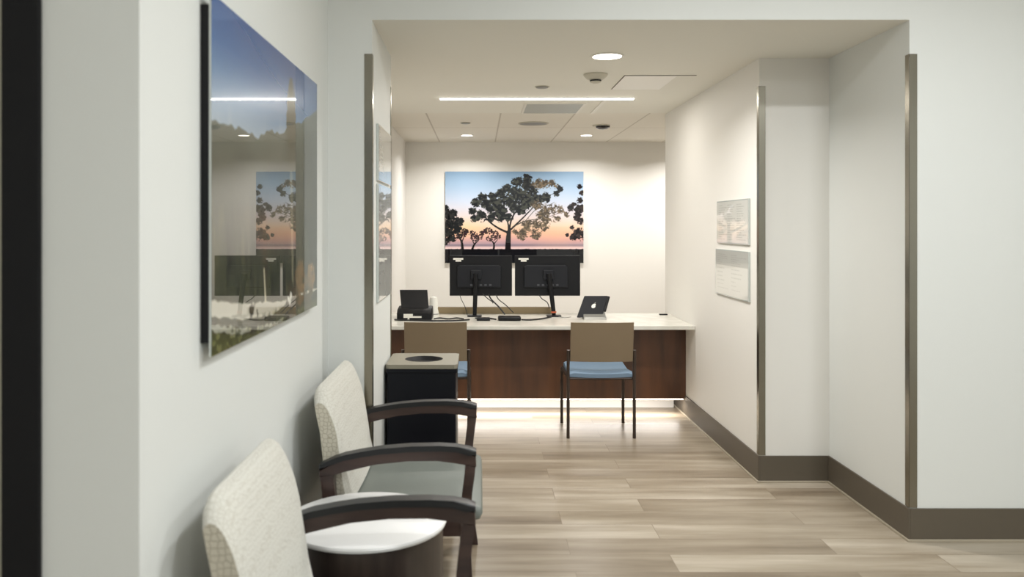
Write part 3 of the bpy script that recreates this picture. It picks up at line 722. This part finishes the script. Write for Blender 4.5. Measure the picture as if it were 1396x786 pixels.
def hang(pts, r, label):
    return cable([at(px, py, Y) for px, py, Y in pts], r, label)
hang([(627, 402, 6.93), (629, 408, 6.9), (634, 418, 6.86), (637, 429, 6.84)], .003, 'thin wire hanging from the left corner of the left monitor')
hang([(666, 401, 6.93), (670, 408, 6.86), (680, 418, 6.82), (688, 428, 6.76)], .006, 'thick black cable hanging below the right side of the left monitor')
hang([(676, 401, 6.93), (680, 408, 6.93), (690, 416, 6.93), (700, 426, 6.93)], .004, 'slim cable hanging between the two monitors')
hang([(735, 402, 6.93), (739, 407, 6.9), (746, 412, 6.89), (749, 420, 6.88)], .004, 'short cable looping from the right monitor to its post')
hang([(658, 400, 6.93), (664, 406, 6.91), (671, 411, 6.9), (672, 413, 6.89)], .004, 'short loose cable end dangling under the left monitor')
tag(MB().box(at(679, 0, 6.6).x, at(710, 0, 6.6).x, 6.55, 6.66, cz1, cz1+.034, bev=.012, seg=4).build('power_brick', M['black'], smooth=True), 'black rounded power brick between the monitor posts', 'power adapter')
tag(MB().box(at(650, 0, 6.62).x, at(668, 0, 6.62).x, 6.56, 6.66, cz1, cz1+.02, bev=.006, seg=3).build('usb_hub', M['charcoal'], smooth=True), 'small dark hub box beside the left monitor post', 'hub')
a = at(899, 0, 7.0); c = at(910, 0, 7.0)
tag(MB().box(a.x, c.x, 6.99, 7.02, cz1, cz1+.01, bev=.003).build('stapler', M['charcoal']), 'tiny dark flat item at the right end of the countertop', 'desk item')

# ---------------------------------------------------------------- visitor chairs at the desk (local coordinates, base at rear centre)
def visitor_chair(loc, label):
    t = thing('visitor_chair', label, 'chair', loc, 'visitor chairs at the desk')
    W = .234; D = .457
    for s in (-1, 1):
        MB().tube(smoothpath([(s*W, 0, .0), (s*W, .003, .42), (s*W, -.004, .55), (s*(W-.001), -.012, .625)], 6), .0115, 12).build('leg', M['bronze'], t, smooth=True, world=False)
        MB().tube(smoothpath([(s*W, D, 0), (s*W, D-.003, .36), (s*W, D-.02, .415), (s*W, D-.06, .428)], 6), .0115, 12).build('leg', M['bronze'], t, smooth=True, world=False)
        MB().tube([(s*W, .0, .428), (s*W, D-.06, .428)], .0105, 12).build('side_rail', M['bronze'], t, smooth=True, world=False)
    for yy in (.03, D-.08): MB().tube([(-W, yy, .418), (W, yy, .418)], .010, 10).build('cross_rail', M['bronze'], t, smooth=True, world=False)
    # curved back panel
    q = MB(); bm = q.bm; nx, nz = 16, 10; w = .2205
    def bp(u, v, th):
        x = -w+2*w*u; zz = .545+.28*v
        yy = -.012-.05*v-.022*(1-(2*u-1)**2)+.0+th
        return (x, yy, zz)
    F0 = [[bm.verts.new(bp(i/nx, j/nz, 0)) for i in range(nx+1)] for j in range(nz+1)]
    F1 = [[bm.verts.new(bp(i/nx, j/nz, .02)) for i in range(nx+1)] for j in range(nz+1)]
    for j in range(nz):
        for i in range(nx):
            bm.faces.new((F0[j][i], F0[j][i+1], F0[j+1][i+1], F0[j+1][i])); bm.faces.new((F1[j][i], F1[j+1][i], F1[j+1][i+1], F1[j][i+1]))
    for j in range(nz):
        bm.faces.new((F0[j][0], F0[j+1][0], F1[j+1][0], F1[j][0])); bm.faces.new((F0[j][nx], F1[j][nx], F1[j+1][nx], F0[j+1][nx]))
    for i in range(nx):
        bm.faces.new((F0[0][i], F1[0][i], F1[0][i+1], F0[0][i+1])); bm.faces.new((F0[nz][i], F0[nz][i+1], F1[nz][i+1], F1[nz][i]))
    q.build('backrest', M['backmesh'], t, smooth=True, world=False)
    # waterfall seat
    q = MB(); prof = [(.012, .432), (.008, .462), (.03, .482), (.10, .474), (.20, .466), (.32, .474), (.41, .484), (.445, .474), (.452, .448), (.44, .432)]
    bm = q.bm; n = 14; rows = []
    for i in range(n+1):
        u = i/n; xx = -.222+.444*u; dip = -.010*(1-(2*u-1)**2)
        edge = .012 if i in (0, n) else 0
        rows.append([bm.verts.new((xx, a, b+(dip if b > .44 else dip*.8)-(edge if b > .44 else 0))) for a, b in prof])
    for A, B in zip(rows, rows[1:]):
        for k in range(len(prof)): k2 = (k+1) % len(prof); bm.faces.new((A[k], A[k2], B[k2], B[k]))
    bm.faces.new(rows[0]); bm.faces.new(rows[-1][::-1])
    q.build('seat', M['blue'], t, smooth=True, world=False)
    return t
vc = visitor_chair((.865, 5.813, 0), 'taupe backed blue seated visitor chair standing clear in front of the walnut panel')
dup(vc, (-.306, 5.83, 0), 'taupe backed blue seated visitor chair half hidden behind the dark waste bin')

# ---------------------------------------------------------------- waste bin
x0, x1, y0, y1 = -.499, -.115, 4.386, 4.787
t = thing('waste_bin', 'square black waste bin with grey lid and round hole beside the pier', 'bin', ((x0+x1)/2, (y0+y1)/2, 0))
MB().box(x0+.008, x1-.008, y0+.008, y1-.008, 0, .735, bev=.006).build('body', M['binbody'], t)
MB().box(x0+.002, x1-.002, y0+.002, y1-.002, .715, .738, bev=.003).build('rim_band', M['binbody'], t)
q = MB(); bm = q.bm; cx, cy = (x0+x1)/2, (y0+y1)/2; n = 64
def sq(k):
    an = 2*math.pi*(k+.5)/n; c_, s_ = math.cos(an), math.sin(an); m_ = max(abs(c_), abs(s_)); return cx+c_/m_*(x1-x0)/2, cy+s_/m_*(y1-y0)/2
R = .106
ot = [bm.verts.new((*sq(k), .76)) for k in range(n)]; ob = [bm.verts.new((*sq(k), .738)) for k in range(n)]
it = [bm.verts.new((cx+R*math.cos(2*math.pi*(k+.5)/n), cy+R*math.sin(2*math.pi*(k+.5)/n), .76)) for k in range(n)]
ib = [bm.verts.new((v.co.x, v.co.y, .738)) for v in it]
for k in range(n):
    k2 = (k+1) % n
    bm.faces.new((ot[k], ot[k2], it[k2], it[k])); bm.faces.new((ob[k], ot[k], ot[k2], ob[k2])[::-1]); bm.faces.new((it[k], it[k2], ib[k2], ib[k])); bm.faces.new((ob[k], ob[k2], ib[k2], ib[k])[::-1])
q.build('lid', M['bintop'], t)
MB().lathe(cx, cy, [(R-.001, .7595), (R-.012, .748), (R-.02, .7391), (0, .7391)]).build('hole_liner', M['frameblack'], t, smooth=True)

# ---------------------------------------------------------------- armchairs along the left wall, facing +x
def armchair(ya, yb, label):
    """ya, yb: centre planes of the near and far arm"""
    t = thing('armchair', label, 'armchair', (-.30, (ya+yb)/2, 0), 'waiting armchairs')
    top = [(-.60, .606), (-.55, .628), (-.506, .643), (-.44, .656), (-.368, .667), (-.257, .676), (-.147, .678), (-.08, .674), (-.036, .667), (-.010, .658)]
    for yc, nm in ((ya, 'near'), (yb, 'far')):
        h = .026
        # black cap
        cap = top+[(p[0], p[1]-.021) for p in top[::-1]]
        MB().prism(cap, yc-h, yc+h, 'Y', bev=.006).build('arm_cap', M['armcap'], t, smooth=True)
        bot = [(-.60, .56), (-.55, .566), (-.51, .578), (-.456, .591), (-.387, .607), (-.27, .619), (-.155, .620), (-.09, .616), (-.055, .606)]
        tp2 = [(p[0], p[1]-.0212) for p in top[:-1]]+[(-.012, .638), (-.010, .60)]
        MB().prism(tp2+[(-.012, .596)]+bot[::-1], yc-.022, yc+.022, 'Y', bev=.004).build('arm', M['wenge'], t, smooth=True)
        # front leg, curved blade
        cen = [(-.032, .607, .040), (-.036, .56, .038), (-.044, .50, .038), (-.050, .43, .040), (-.052, .36, .040), (-.048, .25, .038), (-.038, .12, .034), (-.020, 0, .030)]
        c3 = smoothpath([(a, 0, b) for a, b, _ in cen], 4); ws = np.interp(np.linspace(0, 1, len(c3)), np.linspace(0, 1, len(cen)), [w for _, _, w in cen])
        left = [(p.x-w/2, p.z) for p, w in zip(c3, ws)]; right = [(p.x+w/2, p.z) for p, w in zip(c3, ws)]
        MB().prism(left+right[::-1], yc-.02, yc+.02, 'Y', bev=.003).build('leg', M['wenge'], t, smooth=True)
        cen = [(-.572, .566, .05), (-.565, .50, .048), (-.560, .40, .048), (-.572, .28, .044), (-.60, .13, .038), (-.635, 0, .032)]
        c3 = smoothpath([(a, 0, b) for a, b, _ in cen], 4); ws = np.interp(np.linspace(0, 1, len(c3)), np.linspace(0, 1, len(cen)), [w for _, _, w in cen])
        left = [(p.x-w/2, p.z) for p, w in zip(c3, ws)]; right = [(p.x+w/2, p.z) for p, w in zip(c3, ws)]
        MB().prism(left+right[::-1], yc-.02, yc+.02, 'Y', bev=.003).build('leg', M['wenge'], t, smooth=True)
        MB().box(-.537, -.069, yc-.016, yc+.016, .335, .41, bev=.003).build('side_rail', M['wenge'], t)
    MB().box(-.066, -.040, ya+.021, yb-.021, .32, .374, bev=.003).build('front_rail', M['wenge'], t)
    MB().box(-.575, -.548, ya+.021, yb-.021, .32, .374, bev=.003).build('rear_rail', M['wenge'], t)
    # seat cushion
    q = MB(); bm = q.bm; a, c = ya+.028, yb-.028
    prof = [(-.535, .375), (-.535, .425), (-.50, .436), (-.30, .441), (-.10, .443), (-.02, .438), (.008, .424), (.014, .404), (.004, .382), (-.02, .375)]
    q.prism(prof, a, c, 'Y', bev=.018, seg=4)
    q.build('seat', M['vinyl'], t, smooth=True)
    # back cushion
    prof = [(-.490, .443), (-.508, .52), (-.516, .58), (-.526, .64), (-.535, .70), (-.548, .76), (-.562, .805), (-.578, .845), (-.592, .868), (-.606, .880), (-.620, .882), (-.630, .874), (-.635, .86),
            (-.626, .80), (-.612, .72), (-.600, .62), (-.590, .52), (-.582, .443)]
    q = MB(); bm = q.bm; y_a, y_b = ya+.030, yb-.030
    # rounded shoulders: rows of the profile, top lowered towards the ends
    n = 22; rows = []
    for i in range(n+1):
        u = i/n; e = min(u, 1-u)*(y_b-y_a)
        drop = .055*max(0, 1-e/.075)**2.2; inset = .014*max(0, 1-e/.022)**2
        bulge = .012*(1-(2*u-1)**2)
        row = []
        for k, (px, pz) in enumerate(prof):
            f = max(0, (pz-.70)/.18); cxm = -.575
            x_ = px+(bulge if k < 9 else 0); x_ = x_+(cxm-x_)*(inset/.04)*.45
            row.append(bm.verts.new((x_, y_a+(y_b-y_a)*u, pz-drop*f)))
        rows.append(row)
    m_ = len(prof)
    for A, B in zip(rows, rows[1:]):
        for k in range(m_): k2 = (k+1) % m_; bm.faces.new((A[k], A[k2], B[k2], B[k]))
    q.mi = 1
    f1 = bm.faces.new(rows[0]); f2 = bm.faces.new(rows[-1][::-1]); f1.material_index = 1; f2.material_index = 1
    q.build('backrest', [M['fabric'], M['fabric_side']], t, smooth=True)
    return t
armchair(1.83, 2.494, 'nearest armchair with pale patterned back at the bottom left, in front of the round table')
armchair(3.10, 3.888, 'wider armchair with grey seat and dark wooden arms beyond the white table')

# side table
tx, ty, tz = -.385, 2.808, .505
t = thing('side_table', 'round drum side table with white top between the two armchairs', 'table', (tx, ty, 0))
MB().lathe(tx, ty, [(0, tz-.020), (.262, tz-.020), (.271, tz-.017), (.274, tz-.009), (.272, tz-.002), (.269, tz), (0, tz)], 96).build('table_top', M['quartz'], t, smooth=True)
bpy.data.objects['table_top'].data.materials[0] = M['tabletop']
MB().lathe(tx, ty, [(0, .03), (.262, .03), (.262, tz-.0205), (0, tz-.0205)], 96).build('drum_body', M['drum'], t, smooth=True)
MB().lathe(tx, ty, [(0, 0), (.245, 0), (.245, .0298), (0, .0298)], 64).build('plinth', M['black'], t, smooth=True)

# pieces that belong to a part hang below that part
def base_name(o): return o.name.split('.')[0]
SUB = {'port': 'rear_cover', 'asset_label': 'screen_housing', 'screen': 'screen_housing', 'hole_liner': 'lid', 'emblem': 'tablet', 'white_label': 'body',
       'button': 'body', 'door_handle': 'door_leaf', 'vent_ring': 'sensor_chamber', 'arm_cap': 'arm', 'diffuser': 'housing', 'rim_band': 'body'}
def mid(o): return sum((Vector(c) for c in o.bound_box), Vector())/8
for root in [o for o in C.objects if o.parent is None]:
    kids = list(root.children)
    for k in kids:
        want = SUB.get(base_name(k))
        if want:
            cand = [q for q in kids if base_name(q) == want]
            if cand: k.parent = min(cand, key=lambda q: (mid(q)-mid(k)).length)

# ---------------------------------------------------------------- camera, world, view
cd = bpy.data.cameras.new('camera'); cam = bpy.data.objects.new('camera', cd); C.objects.link(cam)
cam.location = (0, 0, H); cam.rotation_euler = (math.pi/2, 0, 0)
cd.sensor_width = 36; cd.lens = 36*F/1396; cd.shift_x = 45/1396; cd.shift_y = -85/1396
cd.clip_start = .05
cd.dof.use_dof = True; cd.dof.focus_distance = 6.5; cd.dof.aperture_fstop = 2.8
bpy.context.scene.camera = cam
w = bpy.data.worlds.new('world'); bpy.context.scene.world = w; w.use_nodes = True
w.node_tree.nodes['Background'].inputs[0].default_value = (.8, .85, .9, 1); w.node_tree.nodes['Background'].inputs[1].default_value = .05
vs_ = bpy.context.scene.view_settings
vs_.view_transform = 'Standard'; vs_.look = 'None'; vs_.gamma = 1; vs_.exposure = -0.07; vs_.use_curve_mapping = False
